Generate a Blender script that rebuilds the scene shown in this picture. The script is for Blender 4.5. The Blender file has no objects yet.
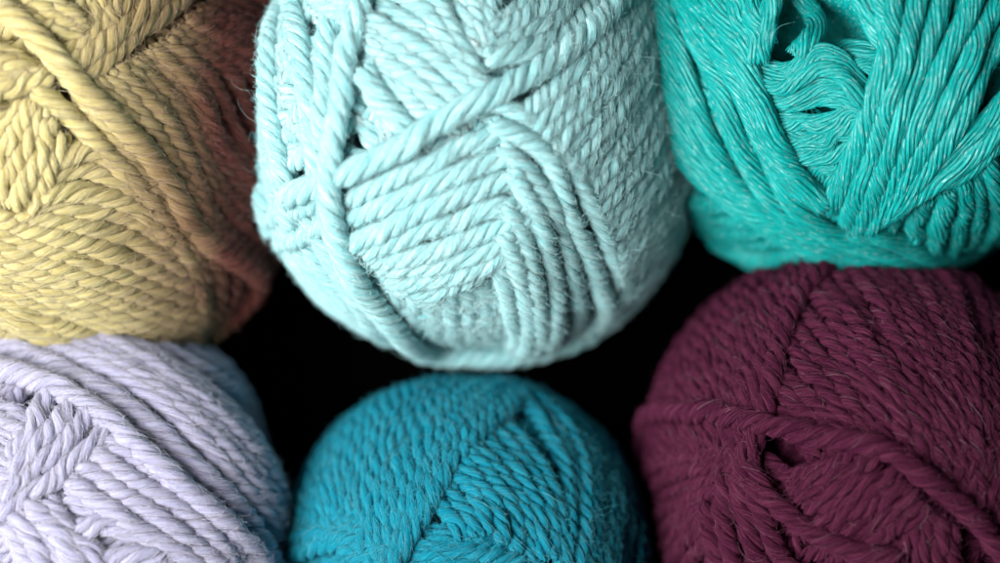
import bpy, math, random
import numpy as np

# ------------------------------------------------------------------ scale / camera
S = 0.0002            # metres per photo pixel at the height of the balls' waists
D = 2000.0            # camera height above the waists, in the same units
CX, CY = 500.0, 281.5
FLOOR = -205.0
rng = np.random.default_rng(7)
scene = bpy.context.scene
col = scene.collection

def W(x, y, z):       # plan units -> metres
    return np.stack([(x - CX) * S, -(y - CY) * S, (z - FLOOR) * S], -1)

# ------------------------------------------------------------------ materials
def new_mat(name):
    m = bpy.data.materials.new(name); m.use_nodes = True
    nt = m.node_tree; nt.nodes.clear()
    out = nt.nodes.new('ShaderNodeOutputMaterial')
    b = nt.nodes.new('ShaderNodeBsdfPrincipled')
    nt.links.new(b.outputs[0], out.inputs[0])
    return m, nt, b

def mixc(nt, fac, a, b, mode='MIX'):
    n = nt.nodes.new('ShaderNodeMix'); n.data_type = 'RGBA'; n.blend_type = mode
    for sock, v in ((n.inputs[0], fac), (n.inputs[6], a), (n.inputs[7], b)):
        if hasattr(v, 'links') or isinstance(v, bpy.types.NodeSocket): nt.links.new(v, sock)
        elif isinstance(v, (int, float)): sock.default_value = v
        else: sock.default_value = (*v, 1)
    return n.outputs[2]

def ramp(nt, src, p0, p1, v0=0.0, v1=1.0):
    n = nt.nodes.new('ShaderNodeMapRange'); nt.links.new(src, n.inputs[0])
    n.inputs[1].default_value = p0; n.inputs[2].default_value = p1
    n.inputs[3].default_value = v0; n.inputs[4].default_value = v1
    return n.outputs[0]

def yarn_mat(name, base, light, dark, sheen=0.08, rough=0.85, bump=0.85, fleck=0.0, shade_tint=None, spec=0.05, sss=0.8, sscale=0.0014):
    m, nt, b = new_mat(name)
    uv = nt.nodes.new('ShaderNodeUVMap'); uv.uv_map = 'UVMap'
    no = nt.nodes.new('ShaderNodeTexNoise'); no.noise_dimensions = '2D'
    no.inputs['Scale'].default_value = 1.0; no.inputs['Detail'].default_value = 2.5
    no.inputs['Roughness'].default_value = 0.65
    nt.links.new(uv.outputs[0], no.inputs['Vector'])
    tc = nt.nodes.new('ShaderNodeTexCoord')
    lo = nt.nodes.new('ShaderNodeTexNoise'); lo.inputs['Scale'].default_value = 90; lo.inputs['Detail'].default_value = 3
    nt.links.new(tc.outputs['Object'], lo.inputs['Vector'])
    cb = base
    if shade_tint:  # shaded-side colour painted in along x, broken up by noise
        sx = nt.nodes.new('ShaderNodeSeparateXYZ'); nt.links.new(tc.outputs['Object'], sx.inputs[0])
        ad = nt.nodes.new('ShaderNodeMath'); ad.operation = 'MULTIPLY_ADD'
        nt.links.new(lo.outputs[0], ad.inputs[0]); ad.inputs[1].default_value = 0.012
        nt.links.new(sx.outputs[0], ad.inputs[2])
        dfac = ramp(nt, ad.outputs[0], shade_tint[1] + .006, shade_tint[2] + .006)
    c = mixc(nt, ramp(nt, no.outputs[0], 0.5, 0.85), cb, light)
    c = mixc(nt, ramp(nt, no.outputs[0], 0.5, 0.15), c, dark)
    c = mixc(nt, ramp(nt, lo.outputs[0], 0.35, 0.65, 0.0, 0.25), c, dark)
    if shade_tint:
        dl = mixc(nt, ramp(nt, no.outputs[0], 0.3, 0.75), tuple(v * .6 for v in shade_tint[0]), tuple(v * 1.7 for v in shade_tint[0]))
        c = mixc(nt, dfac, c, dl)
    if fleck:
        fl = nt.nodes.new('ShaderNodeTexNoise'); fl.noise_dimensions = '2D'
        fl.inputs['Scale'].default_value = 2.7; fl.inputs['Detail'].default_value = 1
        mp = nt.nodes.new('ShaderNodeMapping'); mp.inputs['Location'].default_value = (31, 17, 0)
        nt.links.new(uv.outputs[0], mp.inputs[0]); nt.links.new(mp.outputs[0], fl.inputs['Vector'])
        c = mixc(nt, ramp(nt, fl.outputs[0], 0.66, 0.74, 0, fleck), c, (0.75, 0.9, 0.9))
    nt.links.new(c, b.inputs['Base Color'])
    b.inputs['Roughness'].default_value = rough
    b.inputs['Specular IOR Level'].default_value = spec
    b.inputs['Sheen Weight'].default_value = sheen
    b.inputs['Sheen Roughness'].default_value = 0.5
    b.inputs['Sheen Tint'].default_value = (*light, 1)
    b.inputs['Subsurface Weight'].default_value = sss
    b.inputs['Subsurface Radius'].default_value = (0.8, 1.0, 1.0)
    b.inputs['Subsurface Scale'].default_value = sscale
    bp = nt.nodes.new('ShaderNodeBump'); bp.inputs['Strength'].default_value = bump
    bp.inputs['Distance'].default_value = 0.00035
    nt.links.new(no.outputs[0], bp.inputs['Height']); nt.links.new(bp.outputs[0], b.inputs['Normal'])
    return m

def fibre_mat(name, colr, shade_tint=None):
    m, nt, b = new_mat(name)
    uv = nt.nodes.new('ShaderNodeUVMap'); uv.uv_map = 'UVMap'
    su = nt.nodes.new('ShaderNodeSeparateXYZ'); nt.links.new(uv.outputs[0], su.inputs[0])
    c = colr
    if shade_tint:  # same painted shade along x for the loose fibres
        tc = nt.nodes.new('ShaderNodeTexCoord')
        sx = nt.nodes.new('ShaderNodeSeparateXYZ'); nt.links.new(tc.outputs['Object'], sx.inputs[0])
        c = mixc(nt, ramp(nt, sx.outputs[0], shade_tint[1], shade_tint[2]), colr, shade_tint[0])
    c1 = mixc(nt, 1.0, c, (0.85, 0.85, 0.85), 'MULTIPLY')
    c2 = mixc(nt, 0.18, c, (0.9, 0.9, 0.9))
    c = mixc(nt, ramp(nt, su.outputs[0], 0.0, 0.6), c1, c)
    c = mixc(nt, ramp(nt, su.outputs[0], 0.9, 1.0), c, c2)
    nt.links.new(c, b.inputs['Base Color'])
    b.inputs['Roughness'].default_value = 0.6
    b.inputs['Specular IOR Level'].default_value = 0.06
    return m

# ------------------------------------------------------------------ mesh assembly
class Mesh:
    def __init__(s): s.v = []; s.f = []; s.uv = []; s.n = 0
    def tube(s, P, A, B, rad, sides, u, v_rep, close=False):
        """rings round path P (k,3) with frame A,B (k,3), radius rad (k,)"""
        k = len(P); rad = rad.copy(); rad[[0, -1]] *= 0.05; rad[[1, -2]] *= 0.75
        ang = np.linspace(0, 2 * np.pi, sides, endpoint=False)
        ring = P[:, None] + rad[:, None, None] * (np.cos(ang)[None, :, None] * A[:, None] + np.sin(ang)[None, :, None] * B[:, None])
        base = s.n
        s.v.append(ring.reshape(-1, 3)); s.n += k * sides
        i = np.arange(k - 1)[:, None]; j = np.arange(sides)[None, :]; j2 = (j + 1) % sides
        q = np.stack([i * sides + j, i * sides + j2, (i + 1) * sides + j2, (i + 1) * sides + j], -1).reshape(-1, 4) + base
        s.f.append(q)
        vo = rng.random() * 100
        jj = np.broadcast_to(j, (k - 1, sides)); ii = np.broadcast_to(i, (k - 1, sides))
        uu = np.stack([u[ii], u[ii], u[ii + 1], u[ii + 1]], -1)
        vv = np.stack([jj, jj + 1, jj + 1, jj], -1) / sides * v_rep + vo
        s.uv.append(np.stack([uu + vo, vv], -1).reshape(-1, 2))
    def build(s, name, mat, parent, kind=None):
        V = np.concatenate(s.v); F = np.concatenate(s.f).astype(np.int32)
        if parent is not None: V = V - np.array(parent.location)
        me = bpy.data.meshes.new(name)
        me.vertices.add(len(V)); me.vertices.foreach_set('co', V.astype(np.float32).ravel())
        me.loops.add(F.size); me.loops.foreach_set('vertex_index', F.ravel())
        me.polygons.add(len(F)); me.polygons.foreach_set('loop_start', np.arange(len(F), dtype=np.int32) * 4)
        me.polygons.foreach_set('loop_total', np.full(len(F), 4, np.int32))
        me.polygons.foreach_set('use_smooth', np.ones(len(F), bool))
        if s.uv:
            l = me.uv_layers.new(name='UVMap'); l.data.foreach_set('uv', np.concatenate(s.uv).astype(np.float32).ravel())
        me.update(); me.validate()
        me.materials.append(mat)
        o = bpy.data.objects.new(name, me); col.objects.link(o)
        if parent is not None: o.parent = parent
        if kind: o['kind'] = kind
        return o

def catmull(P, n):
    P = np.asarray(P, float)
    if len(P) == 2: return P[0] + (P[1] - P[0]) * np.linspace(0, 1, n)[:, None]
    Q = np.concatenate([[2 * P[0] - P[1]], P, [2 * P[-1] - P[-2]]])
    d = np.concatenate([[0], np.cumsum(np.sqrt(np.linalg.norm(np.diff(Q, axis=0), axis=1)) + 1e-6)])
    t = np.linspace(d[1], d[-2], n); out = np.empty((n, 2))
    i = np.clip(np.searchsorted(d, t, 'right') - 1, 1, len(P) - 1)
    t0, t1, t2, t3 = d[i - 1], d[i], d[i + 1], d[i + 2]
    p0, p1, p2, p3 = Q[i - 1], Q[i], Q[i + 1], Q[i + 2]
    L = lambda a, b, ta, tb: ((tb - t) / (tb - ta))[:, None] * a + ((t - ta) / (tb - ta))[:, None] * b
    A1, A2, A3 = L(p0, p1, t0, t1), L(p1, p2, t1, t2), L(p2, p3, t2, t3)
    B1, B2 = L(A1, A2, t0, t2), L(A2, A3, t1, t3)
    return L(B1, B2, t1, t2)

def smooth_noise(n, step, wavelength):
    m = max(4, int(n * step / wavelength) + 4)
    k = rng.normal(size=m); x = np.linspace(0, m - 1.001, n); i = x.astype(int); f = x - i; f = f * f * (3 - 2 * f)
    return k[i] * (1 - f) + k[i + 1] * f

# ------------------------------------------------------------------ one ball of yarn
class Ball:
    def __init__(s, cx, cy, a, b, c, label, mats, r, plies=4, pitch=15, no=2.35, m=2.3, dimples=(), name='yarn_ball', lean=0.0):
        s.lean = lean
        s.cx, s.cy, s.a, s.b, s.c, s.no, s.m = cx, cy, a - 17, b - 17, c, no, m
        s.cz = FLOOR + c + 14
        s.R = (a + b + c) / 3; s.r, s.plies, s.pitch = r, plies, pitch
        s.yarn, s.fib = mats
        s.cell = 2.5; s.ext = s.R * 4.4; s.ng = int(2 * s.ext / s.cell)
        s.H = np.zeros((s.ng, s.ng), np.float32)
        s.strands = []; s.holes = []
        o = bpy.data.objects.new(name, None); col.objects.link(o)
        o.location = W(np.array(cx), np.array(cy), np.array(FLOOR)); o.empty_display_size = 0.01
        o['label'] = label; o['category'] = 'yarn ball'; o['group'] = 'balls of yarn on the black surface'
        s.root = o
        gx = (np.arange(s.ng) + .5) * s.cell - s.ext
        X, Y = np.meshgrid(gx, gx)
        for (px, py, rad, dep) in dimples:
            c0 = s.chart(np.array([[px, py]], float))[0]
            if dep >= 25: s.holes.append((c0[0], c0[1], rad))
            s.H -= (dep * np.exp(-((X - c0[0])**2 + (Y - c0[1])**2) / rad**2)).astype(np.float32)
        s.H0 = s.H.copy()
    def surf(s, C):
        """chart -> base point (plan units), outward normal"""
        rr = np.hypot(C[:, 0], C[:, 1]) / s.R
        th = 2 * np.arctan(rr / 2); ph = np.arctan2(C[:, 1], C[:, 0])
        def P(th, ph):
            st, ct = np.sin(th), np.cos(th)
            k = (np.abs(st)**s.m + np.abs(ct)**s.m)**(-1 / s.m)
            e = (np.abs(np.cos(ph))**s.no + np.abs(np.sin(ph))**s.no)**(-1 / s.no)
            e = 1 + (e - 1) * np.clip(st * k, 0, 1)**2
            return np.stack([s.cx + s.lean * np.maximum(ct * k, -.3) + s.a * st * k * e * np.cos(ph), s.cy + s.b * st * k * e * np.sin(ph), s.cz + s.c * ct * k], -1)
        p = P(th, ph)
        d = 1e-3
        dt = P(th + d, ph) - P(np.maximum(th - d, 0), ph); dp = P(th, ph + d) - P(th, ph - d)
        n = np.cross(dt, dp)
        l = np.linalg.norm(n, axis=1, keepdims=True)
        n = np.where(l > 1e-9, n / np.maximum(l, 1e-12), np.array([[0, 0, 1.0]]))
        cen = np.array([s.cx, s.cy, s.cz]) + np.array([s.lean * .5, 0, 0])
        sgn = np.sign(np.sum(n * (p - cen), 1, keepdims=True)); n = n * np.where(sgn == 0, 1, sgn)
        return p, n
    def chart(s, px):
        """photo position -> chart coordinates on the ball"""
        px = np.asarray(px, float); w = px.copy(); h = 17.0; sh = np.full(len(px), s.lean)
        for _ in range(9):
            u = (w[:, 0] - sh - s.cx) / s.a; v = (w[:, 1] - s.cy) / s.b
            ph = np.arctan2(v, u)
            e = (np.abs(np.cos(ph))**s.no + np.abs(np.sin(ph))**s.no)**(-1 / s.no)
            q = np.hypot(u, v); rho = q / (1 + (e - 1) * np.clip(q / e, 0, 1)**2)
            rc = np.clip(rho, 1e-5, 0.9999)
            th = np.arctan((rc**(-s.m) - 1)**(-1 / s.m))
            th = np.where(rho > 0.9999, np.minimum(np.pi / 2 + (rho - 1) * 1.3, 2.2), th)
            R = 2 * np.tan(th / 2) * s.R
            C = np.stack([R * np.cos(ph), R * np.sin(ph)], -1)
            p, n = s.surf(C)
            sh = s.lean * np.maximum((p[:, 2] - s.cz) / s.c, -.3)
            z = p[:, 2] + n[:, 2] * h; f = (D - z) / D
            w = np.stack([CX + (px[:, 0] - CX) * f - n[:, 0] * h * 0.8, CY + (px[:, 1] - CY) * f - n[:, 1] * h * 0.8], -1)
        return C
    def sampleH(s, C):
        i = np.clip(((C[:, 1] + s.ext) / s.cell).astype(int), 0, s.ng - 1)
        j = np.clip(((C[:, 0] + s.ext) / s.cell).astype(int), 0, s.ng - 1)
        return s.H[i, j]
    def lay(s, C, r, step=3.0, taut=0.12, press=1.0, zm=2.8, sink=0.72, rise=0.0):
        """lay one strand along chart path C on what is already wound; returns world path, frame, arclength"""
        p, n = s.surf(C)
        L = np.concatenate([[0], np.cumsum(np.linalg.norm(np.diff(p, axis=0), axis=1))])
        k = max(6, int(L[-1] / step)); t = np.linspace(0, L[-1], k)
        C = np.stack([np.interp(t, L, C[:, 0]), np.interp(t, L, C[:, 1])], -1)
        p, n = s.surf(C)
        sc = 1 + (np.hypot(C[:, 0], C[:, 1]) / (2 * s.R))**2
        h = s.sampleH(C)
        tC = np.gradient(C, axis=0); tC /= np.linalg.norm(tC, axis=1, keepdims=True) + 1e-9
        nC = np.stack([-tC[:, 1], tC[:, 0]], -1)
        for o in (-0.4, 0.4):
            h = np.maximum(h, s.sampleH(C + nC * (o * r * sc)[:, None]) - 0.12 * r)
        dd = (t[:, None] - t[None, :])**2
        h = np.max(h[None, :] - dd * taut / r, axis=1)
        g = np.exp(-dd / (2 * (1.2 * r)**2)); g /= g.sum(1, keepdims=True); h = g @ h
        zm = zm * r
        hp = np.maximum(h, 0); h = np.where(h > 0, zm * np.tanh(hp / zm), h) * press
        z = h + sink * r + rise
        if True:
            for i in range(0, k, max(1, int(0.6 * r / step))):
                R = r * sc[i]; c0 = C[i]
                x0 = int((c0[0] - R + s.ext) / s.cell); x1 = int((c0[0] + R + s.ext) / s.cell) + 2
                y0 = int((c0[1] - R + s.ext) / s.cell); y1 = int((c0[1] + R + s.ext) / s.cell) + 2
                if x0 < 0 or y0 < 0 or x1 >= s.ng or y1 >= s.ng: continue
                gx = (np.arange(x0, x1) + .5) * s.cell - s.ext - c0[0]; gy = (np.arange(y0, y1) + .5) * s.cell - s.ext - c0[1]
                q = 1 - (gx[None, :]**2 + gy[:, None]**2) / R**2
                top = np.where(q > 0, z[i] + 0.85 * r * np.sqrt(np.maximum(q, 0)), -1e3)
                sl = s.H[y0:y1, x0:x1]; np.maximum(sl, top, out=sl)
        P = p + n * z[:, None]
        P = W(P[:, 0], P[:, 1], P[:, 2]); N = n * np.array([1, -1, 1])
        T = np.gradient(P, axis=0); T /= np.linalg.norm(T, axis=1, keepdims=True) + 1e-15
        B = np.cross(T, N); B /= np.linalg.norm(B, axis=1, keepdims=True) + 1e-15
        N = np.cross(B, T)
        return P, T, N, B, t, C, z
    def spin(s, M, path, r, sides=6, plies=None, pitch=None, fuzz=1.0, fine=False):
        """twisted plies round a laid path"""
        P, T, N, B, t, Cc, zz = path
        n = len(P); plies = plies or s.plies; pitch = pitch or s.pitch
        Lt = plies * pitch * (1 + 0.06 * rng.normal())
        step = t[1] - t[0]
        ps0 = rng.random() * 6.28
        tw = -2 * np.pi * t / Lt + 0.5 * smooth_noise(n, step, 60) + ps0
        if fine: rp, rl = 0.80 * r, (0.23 if plies > 8 else 0.36) * r
        elif plies == 2: rp, rl = 0.48 * r, 0.56 * r
        elif plies == 3: rp, rl = 0.52 * r, 0.49 * r
        else: rp, rl = 0.54 * r, 0.51 * r
        if fine: M.tube(P, N, B, np.full(n, 0.74 * r * S), 8, t / 22, 24)
        for k in range(plies):
            ps = tw + 2 * np.pi * k / plies + (0.05 if fine else 0.12) * smooth_noise(n, step, 40)
            off = np.cos(ps)[:, None] * N + np.sin(ps)[:, None] * B
            rr = rp * (1 + (0.05 if fine else 0.07) * smooth_noise(n, step, 35))
            C = P + off * (rr * S)[:, None]
            rad = rl * (1 + (0.05 if fine else 0.10) * smooth_noise(n, step, 25)) * S
            t2 = np.gradient(C, axis=0); t2 /= np.linalg.norm(t2, axis=1, keepdims=True) + 1e-15
            b2 = np.cross(t2, off); b2 /= np.linalg.norm(b2, axis=1, keepdims=True) + 1e-15
            o2 = np.cross(b2, t2)
            M.tube(C, o2, b2, rad, sides, t / 22, 16 if not fine else 7)
            if fuzz > 0: s.strands.append((C, t2, o2, b2, rad, N, step, fuzz, Cc, zz, r))
    def bundle(s, name, guides, n=None, order=1, r=None, taut=0.12, press=1.0, space=1.75, jit=0.16, step=3.0, rise=0.0, label=None, fuzz=1.0, sub=None, lo=0.0, hi=1.0, build=True):
        r = r or s.r
        G = [catmull(s.chart(np.array(g, float)), 90) for g in guides]
        M = Mesh()
        if len(G) == 1: paths = [G[0]]
        else:
            gap = [np.linalg.norm(G[i + 1] - G[i], axis=1).mean() for i in range(len(G) - 1)]
            cum = np.concatenate([[0], np.cumsum(gap)])
            if n is None: n = max(2, int(round(cum[-1] / (space * r))) + 1)
            q = np.linspace(0, cum[-1], n); paths = []
            for v in q:
                i = min(np.searchsorted(cum, v, 'right') - 1, len(G) - 2); f = (v - cum[i]) / (cum[i + 1] - cum[i])
                # smooth interpolation over the guides
                paths.append(G[i] * (1 - f) + G[i + 1] * f)
        if order < 0: paths = paths[::-1]
        elif order == 0: rng.shuffle(paths)
        for C in paths:
            tC = np.gradient(C, axis=0); tC /= np.linalg.norm(tC, axis=1, keepdims=True) + 1e-9
            nC = np.stack([-tC[:, 1], tC[:, 0]], -1)
            if len(paths) > 1:
                a0, a1 = (rng.random(2) * 0.02)
                C = C + nC * (smooth_noise(90, 1, 30) * jit * r)[:, None]
            rs = r * (1 + 0.05 * rng.normal())
            path = s.lay(C, rs, step=step, taut=taut, press=press, rise=rise)
            s.spin(M, path, rs, fuzz=fuzz, **(sub or {}))
        if not build: return M
        o = M.build(name, s.yarn, s.root)
        if label: o['label'] = label
        return o
    def windings(s, n=34, alpha=(30, 48), n2=26, sub=None):
        """the older turns underneath: tilted great circles wound round the waist"""
        M = Mesh()
        fam = [(i / n * 2 * np.pi, math.radians(rng.uniform(*alpha))) for i in range(n)]
        fam += [(i / n2 * 2 * np.pi + .2, math.radians(rng.uniform(66, 89))) for i in range(n2)]
        rng.shuffle(fam)
        for az, al in fam:
            nrm = np.array([math.sin(al) * math.cos(az), math.sin(al) * math.sin(az), math.cos(al)])
            e1 = np.cross(nrm, [0, 0, 1.0]); e1 /= np.linalg.norm(e1); e2 = np.cross(nrm, e1)
            tt = np.linspace(0, 2 * np.pi, 200) + 0.0
            q = np.cos(tt)[:, None] * e1 + np.sin(tt)[:, None] * e2
            # rotate so that the lowest point is the cut
            k = int(np.argmin(q[:, 2])); q = np.roll(q[:-1], -k, axis=0)
            th = np.arccos(np.clip(q[:, 2], -1, 1)); ok = th < math.radians(124)
            q, th = q[ok], th[ok]
            R = 2 * np.tan(th / 2) * s.R; ph = np.arctan2(q[:, 1], q[:, 0])
            C = np.stack([R * np.cos(ph), R * np.sin(ph)], -1)
            if any(np.min(np.hypot(C[:, 0] - d[0], C[:, 1] - d[1])) < d[2] * .8 + s.r for d in s.holes): continue
            path = s.lay(C, s.r, step=5.0, taut=0.05, zm=0.9, sink=0.35)
            s.spin(M, path, s.r, sides=5, fuzz=0.45, **(sub or {}))
        M.build('underlying_winding', s.yarn, s.root)
    def core(s):
        """solid middle of the ball, seen only as the dark depth between strands"""
        M = Mesh(); nr, ns = 48, 72
        th = np.linspace(0.02, math.pi - 0.02, nr)
        V = []
        for t in th:
            ph = np.linspace(0, 2 * np.pi, ns, endpoint=False)
            R = np.full(ns, 2 * np.tan(min(t, 3.0) / 2) * s.R)
            C = np.stack([R * np.cos(ph), R * np.sin(ph)], -1)
            p, n = s.surf(C)
            inside = (np.abs(C) < s.ext - 5).all(1)
            h = np.zeros(ns); h[inside] = s.sampleH0(C[inside])
            p = p + n * (np.minimum(h, 0) - 9)[:, None]
            V.append(W(p[:, 0], p[:, 1], np.maximum(p[:, 2], FLOOR + 1)))
        V = np.concatenate(V); i = np.arange(nr - 1)[:, None]; j = np.arange(ns)[None]; j2 = (j + 1) % ns
        M.v = [V]; M.f = [np.stack([i * ns + j, (i + 1) * ns + j, (i + 1) * ns + j2, i * ns + j2], -1).reshape(-1, 4)]
        uu = np.stack([i + 0 * j, i + 1 + 0 * j, i + 1 + 0 * j, i + 0 * j], -1) * 2.0; vv = np.stack([j, j, j + 1, j + 1], -1) * np.ones_like(uu)
        M.uv = [np.stack([uu, vv], -1).reshape(-1, 2)]
        return M.build('ball_core', s.yarn, s.root)
    def sampleH0(s, C):
        i = ((C[:, 1] + s.ext) / s.cell).astype(int); j = ((C[:, 0] + s.ext) / s.cell).astype(int)
        return s.H0[np.clip(i, 0, s.ng - 1), np.clip(j, 0, s.ng - 1)]
    def fuzz(s, n_cling=30000, n_fly=1500, n_short=50000, lift=1.0, width=0.19, fly_len=(10, 46), cling_len=(6, 22)):
        """loose fibres: short ones clinging to the plies and longer flyaways"""
        C = np.concatenate([c[0] for c in s.strands]); t2 = np.concatenate([c[1] for c in s.strands])
        o2 = np.concatenate([c[2] for c in s.strands]); b2 = np.concatenate([c[3] for c in s.strands])
        rad = np.concatenate([c[4] for c in s.strands]); N = np.concatenate([c[5] for c in s.strands])
        ln = np.array([len(c[0]) for c in s.strands]); st = np.concatenate([[0], np.cumsum(ln)[:-1]])
        lo = np.repeat(st, ln); hi = lo + np.repeat(ln, ln) - 1
        step = np.repeat([c[6] for c in s.strands], ln); wt = step * np.repeat([c[7] for c in s.strands], ln)
        exp_ = np.concatenate([(c[9] + 0.85 * c[10] > s.sampleH(c[8]) - 0.35 * c[10]) for c in s.strands])
        wt = wt * exp_ * (N[:, 2] > -0.05) * (np.sum(o2 * N, 1) > -0.15)
        wt = wt * np.where(N[:, 2] < 0.25, 0.5, 1.0)
        cum = np.cumsum(wt); cum /= cum[-1]
        Vs, Fs, Us, nv = [], [], [], 0
        def emit(path, wd, w):
            nonlocal nv
            F, k = path.shape[:2]
            ww = (w[:, None] * (1 - 0.7 * np.linspace(0, 1, k)**2))[:, :, None]
            tt = np.gradient(path, axis=1); tt /= np.linalg.norm(tt, axis=2, keepdims=True) + 1e-15
            b = np.cross(tt, np.broadcast_to(wd[:, None], path.shape)); b /= np.linalg.norm(b, axis=2, keepdims=True) + 1e-15
            c = np.cross(b, tt)
            V = np.stack([path + b * ww, path + (-0.5 * b + 0.87 * c) * ww, path + (-0.5 * b - 0.87 * c) * ww], 2)
            f = (np.arange(F) * k * 3)[:, None, None]; i = np.arange(k - 1)[None, :, None]; j = np.arange(3)[None, None]; j2 = (j + 1) % 3
            Q = np.stack([f + i * 3 + j, f + i * 3 + j2, f + (i + 1) * 3 + j2, f + (i + 1) * 3 + j], -1).reshape(-1, 4) + nv
            rnd = np.repeat(rng.random(F), (k - 1) * 3 * 4)
            Us.append(np.stack([rnd, rnd * 0], -1)); Fs.append(Q); Vs.append(V.reshape(-1, 3)); nv += F * k * 3
        # clinging fibres
        i0 = np.searchsorted(cum, rng.random(n_cling)); i0 = np.minimum(i0, len(C) - 1); k = 5; F = len(i0)
        Lf = rng.uniform(*cling_len, F); d = np.where(rng.random(F) < .5, -1, 1)
        u = np.linspace(0, 1, k)[None]
        idx = np.clip(i0[:, None] + (d * Lf / step[i0])[:, None] * u, lo[i0][:, None], hi[i0][:, None] - 1e-3)
        ia = idx.astype(int); ib = ia + 1; fr = (idx - ia)[..., None]
        an = rng.uniform(-1.2, 1.2, F)[:, None] + rng.normal(size=F)[:, None] * 0.8 * u
        lf = 1.0 + rng.uniform(0, .1, F)[:, None] + lift * np.abs(rng.normal(size=F))[:, None] * 0.6 * u**2
        mixv = lambda A: A[ia] * (1 - fr) + A[ib] * fr
        path = mixv(C) + (np.cos(an)[..., None] * mixv(o2) + np.sin(an)[..., None] * mixv(b2)) * (rad[ia] * lf)[..., None]
        ok = np.linalg.norm(path[:, -1] - path[:, 0], axis=1) > 3 * S
        emit(path[ok], N[i0][ok], width * S * rng.uniform(.55, 1.3, F)[ok])
        # short hairs standing off the plies: the soft halo
        i0 = np.searchsorted(cum, rng.random(n_short)); i0 = np.minimum(i0, len(C) - 1); F = len(i0); k = 5
        a0 = rng.uniform(-1.7, 1.7, F)[:, None]
        od = np.cos(a0) * o2[i0] + np.sin(a0) * b2[i0]
        p = C[i0] + od * rad[i0][:, None] * 0.96
        dv = t2[i0] * rng.normal(size=F)[:, None] * .9 + od * rng.uniform(.15, .9, F)[:, None] + np.cross(od, t2[i0]) * rng.normal(size=F)[:, None] * .5
        dv /= np.linalg.norm(dv, axis=1, keepdims=True); Lf = rng.uniform(4, 11, F)
        ax = rng.normal(size=(F, 3)); cu = rng.normal(size=F)[:, None] * 0.3
        pts = [p]
        for q in range(k - 1):
            dv = dv + np.cross(ax, dv) * cu - od * 0.08; dv /= np.linalg.norm(dv, axis=1, keepdims=True)
            pts.append(pts[-1] + dv * (Lf / k * S)[:, None])
        emit(np.stack(pts, 1), N[i0], 0.15 * S * rng.uniform(.7, 1.25, F))
        # flyaways
        w2 = np.cumsum(wt * (N[:, 2] > 0.35)); w2 /= w2[-1]
        i0 = np.searchsorted(w2, rng.random(n_fly)); i0 = np.minimum(i0, len(C) - 1); F = len(i0); k = 12
        Lf = fly_len[0] + (fly_len[1] - fly_len[0]) * rng.random(F)**2.2; d = np.where(rng.random(F) < .5, -1, 1)
        a0 = rng.uniform(-1.3, 1.3, F)[:, None]
        p = C[i0] + (np.cos(a0) * o2[i0] + np.sin(a0) * b2[i0]) * rad[i0][:, None]
        dv = (d * rng.uniform(.3, 1, F))[:, None] * t2[i0] + N[i0] * rng.uniform(.1, .7, F)[:, None] + b2[i0] * rng.normal(size=F)[:, None] * .8
        dv /= np.linalg.norm(dv, axis=1, keepdims=True)
        ax = rng.normal(size=(F, 3)); ax /= np.linalg.norm(ax, axis=1, keepdims=True); cu = rng.normal(size=F)[:, None] * 0.22
        pts = [p]
        for q in range(k - 1):
            dv = dv + np.cross(ax, dv) * cu - N[i0] * 0.11 + rng.normal(size=(F, 3)) * 0.10
            dv /= np.linalg.norm(dv, axis=1, keepdims=True); pts.append(pts[-1] + dv * (Lf / k * S)[:, None])
        emit(np.stack(pts, 1), N[i0], width * 0.55 * S * rng.uniform(.6, 1.2, F))
        M = Mesh(); M.v = Vs; M.f = Fs; M.uv = Us; M.n = nv
        return M.build('loose_fibres', s.fib, s.root, kind='stuff')

BALLS = []
# ================================================================== pale mint ball (top centre)
mint = (yarn_mat('mint wool', (0.42, 0.77, 0.80), (0.76, 0.94, 0.95), (0.16, 0.56, 0.62)), fibre_mat('mint fibre', (0.52, 0.84, 0.87)))
K = Ball(478, 134, 194, 206, 225, 'pale mint blue wool ball with one loose strand crossing over its face', mint, 9.3, 4, 13.8, lean=-45, m=2.25, dimples=[(366, 125, 20, 23), (395, 100, 34, 14)])
BALLS.append(K)
K.core(); K.windings()
K.bundle('strand_bundle', [[(312,212),(335,255),(365,300),(410,336),(480,356),(560,364)], [(250,205),(272,265),(305,312),(355,350),(430,376),(520,388)]], order=-1, press=.75)
K.bundle('strand_bundle', [[(282,-45),(262,45),(251,117),(254,190),(268,245)], [(305,-45),(292,33),(302,100),(318,170),(325,215)], [(338,-25),(334,30),(330,75),(333,150)]], n=7, order=0)
K.bundle('strand_bundle', [[(215,236),(258,236),(285,238),(312,232),(335,215)], [(215,224),(250,224),(283,219),(310,206),(335,186),(360,170)]], n=2, r=8.8, press=.8)
K.bundle('strand_bundle', [[(395,-35),(440,20),(470,70),(490,98)], [(372,22),(410,45),(455,73),(482,105)], [(374,58),(400,85),(428,115),(440,135)]], n=7, order=-1, r=9.0)
K.bundle('strand_bundle', [[(450,-35),(462,15),(474,62)], [(490,-30),(484,20),(488,64)]], n=3)
K.bundle('strand_bundle', [[(478,66),(512,58),(550,44),(592,5)], [(484,30),(515,14),(550,-10),(580,-50)]], n=4)
K.bundle('strand_bundle', [[(288,-25),(325,4),(358,30)], [(330,-30),(350,-2),(368,20)]], n=3)
K.bundle('strand_bundle', [[(402,280),(396,310),(412,350)], [(440,270),(446,310),(455,358)], [(492,240),(506,290),(512,362)]], n=7, press=.3)
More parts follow.
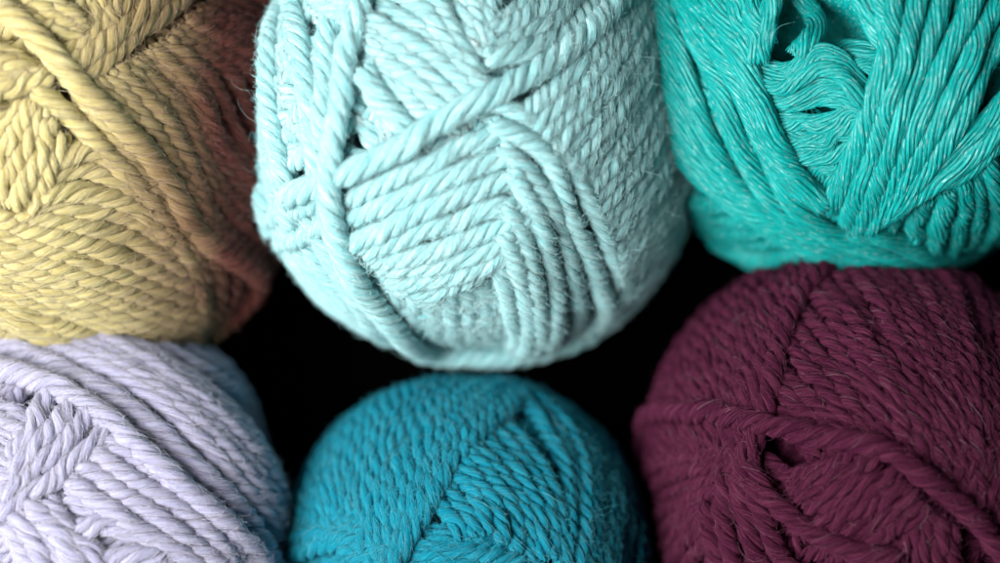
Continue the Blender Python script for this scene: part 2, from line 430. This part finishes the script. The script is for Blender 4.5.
K.bundle('strand_bundle', [[(368,246),(440,222),(495,203),(528,196)], [(375,252),(440,245),(490,228),(525,215)], [(385,262),(430,262),(480,248),(515,232)], [(395,275),(430,282),(470,268),(500,252)]], n=5, order=-1)
K.bundle('strand_bundle', [[(512,120),(567,73),(595,33),(612,-10),(620,-60)], [(575,190),(610,150),(640,100),(662,30)], [(604,270),(640,232),(672,190),(700,130)], [(596,335),(645,292),(688,235),(715,180)]], order=-1)
K.bundle('strand_bundle', [[(350,198),(420,166),(470,142),(502,130)], [(352,217),(420,187),(480,163),(518,152)], [(356,236),(420,207),(480,186),(525,172)]], n=3, order=-1, jit=.08)
K.bundle('strand_bundle', [[(494,245),(507,290),(515,330),(515,372)], [(500,165),(522,190),(538,230),(550,280),(548,370)], [(478,98),(523,119),(552,148),(577,195),(598,245),(606,295),(590,362)]], n=7, order=1)
K.bundle('knot_loop', [[(368,72),(374,84),(383,100),(396,116),(408,132)]], r=11.5, press=1.15)
K.bundle('loose_strand', [[(300,192),(340,176),(400,147),(450,115),(500,90),(560,52),(600,10),(620,-40)]], r=11.0, taut=.04)
K.bundle('loose_strand', [[(382,-30),(368,20),(355,60),(350,110),(343,150),(342,190),(350,230),(370,275),(400,315),(440,340),(500,354),(570,357),(622,341),(662,303),(692,255)]], r=10.4, taut=.05, rise=3)
K.fuzz(45000, 3500)

# ================================================================== olive yellow ball (top left)
shade_tint = ((0.10, 0.027, 0.023), 0.016, 0.041)  # shade of the right flank, put into the yarn colour as dark maroon
olive = (yarn_mat('olive wool', (0.60, 0.53, 0.25), (0.79, 0.73, 0.47), (0.44, 0.35, 0.12), shade_tint=shade_tint), fibre_mat('olive fibre', (0.70, 0.63, 0.38), shade_tint=((0.26,0.09,0.08),)+shade_tint[1:]))
K = Ball(42, 105, 250, 256, 225, 'olive yellow wool ball with rosy brown shading coloured into its right side', olive, 9.8, 4, 14.5, lean=-45, m=2.0, dimples=[(62, 132, 16, 18)])
BALLS.append(K)
K.core(); K.windings()
K.bundle('strand_bundle', [[(70,90),(100,125),(135,170),(165,215),(186,265),(192,320),(187,372)], [(110,65),(150,110),(178,160),(198,215),(212,270),(216,330),(208,392)], [(150,45),(190,85),(215,140),(235,200),(246,270),(246,350)], [(190,10),(235,50),(256,110),(270,180),(276,260),(270,355)], [(220,-30),(272,20),(292,90),(300,180),(300,270),(292,360)]], order=-1, r=9.4, space=1.75)
K.bundle('strand_bundle', [[(68,34),(78,5),(92,-30)], [(112,42),(126,10),(142,-25)]], n=4)
K.bundle('strand_bundle', [[(18,-20),(45,2),(82,26)], [(18,18),(50,32),(82,46)]], n=4)
K.bundle('strand_bundle', [[(48,158),(85,148),(112,163),(145,205)], [(28,203),(80,203),(130,213),(168,245)], [(-15,212),(50,235),(110,255),(180,280)], [(-20,258),(40,290),(110,315),(186,325)], [(-22,288),(40,325),(110,341),(192,333)]], order=-1, space=1.9, jit=.08)
K.bundle('strand_bundle', [[(24,98),(0,125),(-25,150)], [(42,104),(22,145),(-5,195)], [(56,128),(48,165),(26,208)]], n=5)
K.bundle('strand_bundle', [[(-25,100),(10,89),(48,78)], [(-20,48),(14,60),(45,80)]], n=4, order=-1)
K.bundle('strand_bundle', [[(64,84),(105,57),(145,27),(198,-20)], [(56,58),(90,38),(124,3),(140,-28)]], n=3, order=-1, taut=.06)
K.bundle('loose_strand', [[(30,88),(42,98),(67,117),(100,150),(138,190),(166,232),(182,275),(186,330)]], r=10.8, taut=.06)
K.bundle('loose_strand', [[(-25,-2),(20,29),(50,62),(77,91),(110,124),(150,168),(180,220),(196,270),(202,330)]], r=11.0, taut=.05)
K.fuzz(30000, 2600, n_short=40000)

# ================================================================== glossy teal ball (top right)
teal = (yarn_mat('teal cotton', (0.001, 0.37, 0.355), (0.035, 0.60, 0.57), (0.000, 0.2, 0.2), sheen=0.05, rough=0.42, bump=0.55, sss=0.0, fleck=0.45, spec=0.35), fibre_mat('teal fibre', (0.01, 0.46, 0.44)))
K = Ball(860, 52, 228, 205, 210, 'glossy teal cotton skein with a deep hollow in its top', teal, 10.2, 8, 19, no=2.15, m=2.15, dimples=[(815, 84, 50, 62), (818, 24, 30, 100)])
BALLS.append(K)
sub = dict(fine=True, sides=5, plies=13, pitch=11.5)
K.core(); K.windings(n=28, n2=12, sub=dict(fine=True, plies=8, pitch=18))
tb = lambda *a, **k: K.bundle(*a, sub=sub, **k)
hs = dict(fine=True, sides=5, plies=9, pitch=12)
K.bundle('strand_bundle', [[(774,108),(805,116),(832,114),(868,104)], [(784,135),(815,136),(840,128),(868,116)], [(796,158),(830,152),(866,134)], [(815,184),(840,168),(862,150)]], n=10, order=-1, taut=.1, r=7, jit=.5, sub=hs)
K.bundle('strand_bundle', [[(826,50),(850,46),(884,50)], [(838,70),(856,64),(886,70)]], n=3, taut=.2, r=6.5, sub=hs)
for q, (dy, am, rr, ri) in enumerate([(36, .35, 6, 0), (27, .6, 6.5, 3), (19, .8, 5.5, 1), (10, 1.0, 6.5, 6), (1, 1.15, 6, 3), (-7, 1.0, 5.5, 0)]):
    yy = lambda k: 66 + dy + am * k
    K.bundle('loose_loop', [[(750 + q, yy(-8)), (768, yy(2)), (787, yy(9)), (805, yy(0)), (823, yy(-10)), (842, yy(-4)), (856, yy(13)), (866, yy(26))]], r=rr, taut=.12, rise=ri, sub=hs)
tb('loose_loop', [[(790,-18),(806,8),(813,30),(798,56)]], r=10, taut=.6)
tb('strand_bundle', [[(854,-25),(866,8),(880,34),(894,52)], [(894,-30),(890,5),(892,30)]], n=3, taut=.3)
tb('strand_bundle', [[(722,-25),(737,30),(760,66)], [(746,-25),(757,28),(762,64)], [(782,-28),(776,22),(764,60)]], n=4)
tb('strand_bundle', [[(676,165),(708,190),(755,192)], [(694,208),(740,215),(795,208)], [(715,240),(780,240),(835,224)], [(780,268),(830,258),(890,246)]], n=9, order=-1, rise=5)
tb('strand_bundle', [[(908,190),(892,206),(884,232)], [(945,172),(942,205),(930,242)], [(975,148),(986,190),(966,242)], [(1002,100),(1030,170),(1002,242)]], n=8)
tb('strand_bundle', [[(1035,50),(985,108),(945,140),(905,172),(872,203)], [(990,128),(955,158),(915,180),(878,202)]], n=4, order=-1)
tb('strand_bundle', [[(893,-30),(888,30),(873,90),(853,150),(830,198)], [(925,-30),(905,45),(885,110),(868,160),(855,210)], [(975,-30),(940,50),(912,115),(888,165),(862,211)], [(1035,-15),(985,60),(945,125),(905,175),(868,210)]], order=-1, space=1.5)
tb('strand_bundle', [[(860,203),(893,224),(940,241),(1000,246)], [(856,212),(890,236),(940,252),(1000,256)]], n=2)
tb('strand_bundle', [[(648,-30),(651,40),(662,95),(692,140),(735,178),(790,214),(850,243),(920,256)], [(668,-30),(685,40),(705,100),(735,160),(775,205),(830,235),(900,250),(980,253),(1045,235)], [(690,-30),(720,30),(750,85),(768,140),(795,185),(830,215),(890,236),(960,245),(1040,228)]], n=11)
tb('strand_bundle', [[(688,-40),(727,30),(755,82),(774,132),(795,168),(825,193)], [(705,-40),(742,35),(766,85),(784,130),(803,164),(832,190)]], n=2)
K.fuzz(16000, 450, n_short=7000, width=0.24, lift=.35)

# ================================================================== lavender ball (bottom left)
lav = (yarn_mat('lavender wool', (0.40, 0.40, 0.545), (0.58, 0.58, 0.71), (0.29, 0.28, 0.44)), fibre_mat('lavender fibre', (0.62, 0.62, 0.74)))
K = Ball(50, 568, 216, 238, 212, 'pale lavender wool ball with two thick strands lying side by side across it', lav, 9.8, 4, 15, no=2.75, m=2.4, lean=58, dimples=[(238, 421, 14, 22), (274, 456, 10, 20), (66, 494, 8, 14)])
BALLS.append(K)
K.core(); K.windings()
K.bundle('strand_bundle', [[(-30,345),(60,364),(130,397),(185,442),(230,492),(262,540),(280,600)], [(-30,328),(60,338),(140,362),(200,400),(246,450),(280,520),(300,600)]], order=-1, space=1.6)
K.bundle('strand_bundle', [[(-30,330),(60,330),(150,358),(200,385),(240,407),(268,430),(294,465),(308,520)], [(-30,318),(70,318),(160,338),(215,368),(262,408),(292,448),(314,510)]], n=4, press=1.2)
K.bundle('strand_bundle', [[(-25,408),(10,420),(40,436)], [(-25,465),(5,476),(32,497)]], n=5)
K.bundle('strand_bundle', [[(66,496),(92,512),(128,515)], [(76,530),(110,528),(150,540)], [(80,575),(115,560),(160,556)]], n=3)
K.bundle('strand_bundle', [[(100,446),(150,478),(192,512),(228,560)], [(68,482),(110,514),(152,540),(205,575)]], n=4, order=-1)
K.bundle('strand_bundle', [[(-15,496),(14,530),(40,580)], [(48,502),(80,540),(112,585)]], n=5, order=0)
K.bundle('strand_bundle', [[(54,396),(38,436),(16,470)], [(82,412),(55,450),(20,488)], [(112,433),(74,472),(30,502),(-4,526)]], n=4, press=1.1)
K.bundle('loose_strand', [[(-25,376),(54,401),(103,431),(144,467),(180,500),(216,532),(245,566),(262,610)]], r=11.0, taut=.05)
K.bundle('loose_strand', [[(-25,350),(54,377),(112,407),(157,441),(198,482),(234,519),(262,565),(275,610)]], r=11.0, taut=.05)
K.fuzz(30000, 2600, n_short=40000)

# ================================================================== blue ball (bottom centre)
blue = (yarn_mat('blue wool', (0.005, 0.22, 0.315), (0.045, 0.34, 0.44), (0.002, 0.13, 0.2), sheen=.06, sscale=0.0008), fibre_mat('blue fibre', (0.07, 0.40, 0.50)))
K = Ball(466, 584, 167, 190, 205, 'deep cyan blue wool ball with a hollow in the middle of its windings', blue, 8.6, 3, 14, m=2.0, dimples=[(448, 515, 22, 22)])
BALLS.append(K)
K.core(); K.windings()
K.bundle('strand_bundle', [[(518,414),(541,440),(557,480),(560,520),(552,575)], [(560,393),(590,430),(604,490),(600,575)], [(588,382),(626,425),(642,490),(638,575)], [(606,376),(650,430),(662,500),(656,580)]], order=-1)
K.bundle('strand_bundle', [[(498,428),(530,465),(548,510),(550,565)], [(474,455),(505,490),(525,525),(530,565)], [(453,480),(475,505),(486,540)], [(438,503),(455,525),(463,545)]], order=-1)
K.bundle('strand_bundle', [[(404,516),(350,511),(310,515),(284,530)], [(398,568),(340,550),(298,564)]], n=6)
K.bundle('strand_bundle', [[(422,526),(465,541),(515,540),(565,530)], [(405,548),(450,562),(500,578)]], n=4, r=7.8, press=.6)
K.bundle('strand_bundle', [[(480,348),(400,370),(335,415),(300,470),(288,535)], [(520,358),(450,380),(385,420),(340,470),(322,525)], [(560,370),(500,390),(445,425),(405,470),(386,515),(372,560)], [(602,376),(560,391),(525,410),(487,438),(452,475),(430,515),(405,557),(388,600)]])
K.bundle('strand_bundle', [[(596,368),(545,385),(508,404),(470,430),(438,465),(416,505),(393,545),(372,590)], [(612,374),(560,391),(525,411),(487,439),(453,476),(432,514),(408,556),(388,600)]], n=2, r=9, taut=.06)
K.fuzz(10000, 3600, n_short=20000, width=0.16)

# ================================================================== plum ball (bottom right)
plum = (yarn_mat('plum wool', (0.060, 0.0085, 0.029), (0.165, 0.038, 0.08), (0.023, 0.003, 0.011), sheen=.06, sscale=0.0006), fibre_mat('plum fibre', (0.16, 0.042, 0.085)))
K = Ball(852, 474, 190, 206, 220, 'dark plum wool ball with one strand running across above a small dark hole', plum, 9.3, 3, 15.5, no=2.15, m=2.0, dimples=[(787, 452, 20, 22)])
BALLS.append(K)
K.core(); K.windings()
K.bundle('strand_bundle', [[(776,402),(792,420),(815,446)], [(782,372),(800,393),(828,418),(852,450)], [(800,325),(830,355),(858,400),(872,450)], [(830,288),(872,345),(900,405),(914,475)], [(870,272),(915,330),(938,400),(946,488)], [(925,275),(960,340),(968,410),(965,495)], [(965,285),(1005,350),(1010,420),(985,515)], [(1005,305),(1045,370),(1045,440),(1010,545)]], order=-1)
K.bundle('strand_bundle', [[(945,482),(972,462),(1000,430),(1020,400)], [(962,507),(1000,478),(1045,440)], [(978,545),(1012,517),(1052,490)]], n=6)
K.bundle('strand_bundle', [[(918,498),(905,540),(880,580)], [(942,518),(946,550),(952,585)]], n=4)
K.bundle('strand_bundle', [[(800,478),(832,468),(864,452)], [(798,492),(845,486),(898,473)], [(815,517),(860,503),(914,488)], [(838,548),(880,532),(924,505)]], n=7, order=-1)
K.bundle('strand_bundle', [[(690,285),(660,340),(648,390),(644,470)], [(740,268),(705,310),(690,360),(684,410),(684,468)], [(800,260),(765,300),(745,350),(738,400),(734,464)], [(862,265),(827,289),(801,320),(787,357),(780,400),(772,430),(762,470)]])
K.bundle('strand_bundle', [[(638,474),(700,461),(762,452)], [(655,540),(700,515),(748,500)], [(690,580),(715,545),(738,520)]], n=8)
K.bundle('strand_bundle', [[(728,498),(730,530),(742,580)], [(757,455),(754,510),(765,575)], [(765,478),(782,530),(806,580)]], n=4, r=10, rise=3)
K.bundle('loose_strand', [[(866,262),(830,287),(804,318),(790,357),(783,400),(774,430),(760,470),(757,510)]], r=9.4, rise=2, taut=.06)
K.bundle('loose_strand', [[(762,462),(772,482),(790,504),(820,528),(856,544),(900,552)]], r=10, rise=3)
K.bundle('loose_strand', [[(638,458),(673,429),(707,420),(740,422),(773,430),(823,442),(883,453),(917,478),(950,503),(990,553),(1010,590)]], r=10.8, taut=.05, rise=5)
K.fuzz(10000, 3600, n_short=20000, width=0.16)

# ------------------------------------------------------------------ black surface they stand on
m, nt, b = new_mat('black felt')
no = nt.nodes.new('ShaderNodeTexNoise'); no.inputs['Scale'].default_value = 900
nt.links.new(mixc(nt, no.outputs[0], (0.0008, 0.0008, 0.0008), (0.002, 0.002, 0.002)), b.inputs['Base Color'])
b.inputs['Roughness'].default_value = 1.0; b.inputs['Specular IOR Level'].default_value = 0.0
me = bpy.data.meshes.new('tabletop'); h = 1.2
me.from_pydata([(-h, -h, 0), (h, -h, 0), (h, h, 0), (-h, h, 0), (-h, -h, -.02), (h, -h, -.02), (h, h, -.02), (-h, h, -.02)], [],
               [(0, 1, 2, 3), (7, 6, 5, 4), (0, 4, 5, 1), (1, 5, 6, 2), (2, 6, 7, 3), (3, 7, 4, 0)])
me.materials.append(m); o = bpy.data.objects.new('tabletop', me); col.objects.link(o); o['kind'] = 'structure'

# ------------------------------------------------------------------ light
w = bpy.data.worlds.new('World'); scene.world = w; w.use_nodes = True
w.node_tree.nodes['Background'].inputs[0].default_value = (0.9, 0.95, 1, 1)
w.node_tree.nodes['Background'].inputs[1].default_value = 0.006
from mathutils import Vector
def area(name, loc, target, size, power, colr=(1, 1, 1)):
    l = bpy.data.lights.new(name, 'AREA'); l.shape = 'RECTANGLE'; l.size, l.size_y = size; l.energy = power; l.color = colr
    o = bpy.data.objects.new(name, l); col.objects.link(o); o.location = loc
    o.rotation_euler = (Vector(target) - Vector(loc)).to_track_quat('-Z', 'Y').to_euler(); return o
area('softbox_lamp', (-0.275, -0.035, 0.48), (-0.02, 0.0, 0.06), (0.32, 0.32), 6.1, (1, 0.98, 0.95))

# ------------------------------------------------------------------ camera
cam = bpy.data.cameras.new('Camera'); co = bpy.data.objects.new('Camera', cam); col.objects.link(co)
co.location = (0, 0, (D - FLOOR) * S)
cam.sensor_width = 36; cam.lens = 36 * D / 1000.0
cam.clip_start = 0.01; cam.clip_end = 10
cam.dof.use_dof = True; cam.dof.focus_distance = (D - 225) * S; cam.dof.aperture_fstop = 5.0
scene.camera = co
scene.view_settings.view_transform = 'Standard'; scene.view_settings.look = 'None'
scene.view_settings.exposure = 0; scene.view_settings.gamma = 1
scene.cycles.use_denoising = True
scene.cycles.max_bounces = 6; scene.cycles.diffuse_bounces = 2
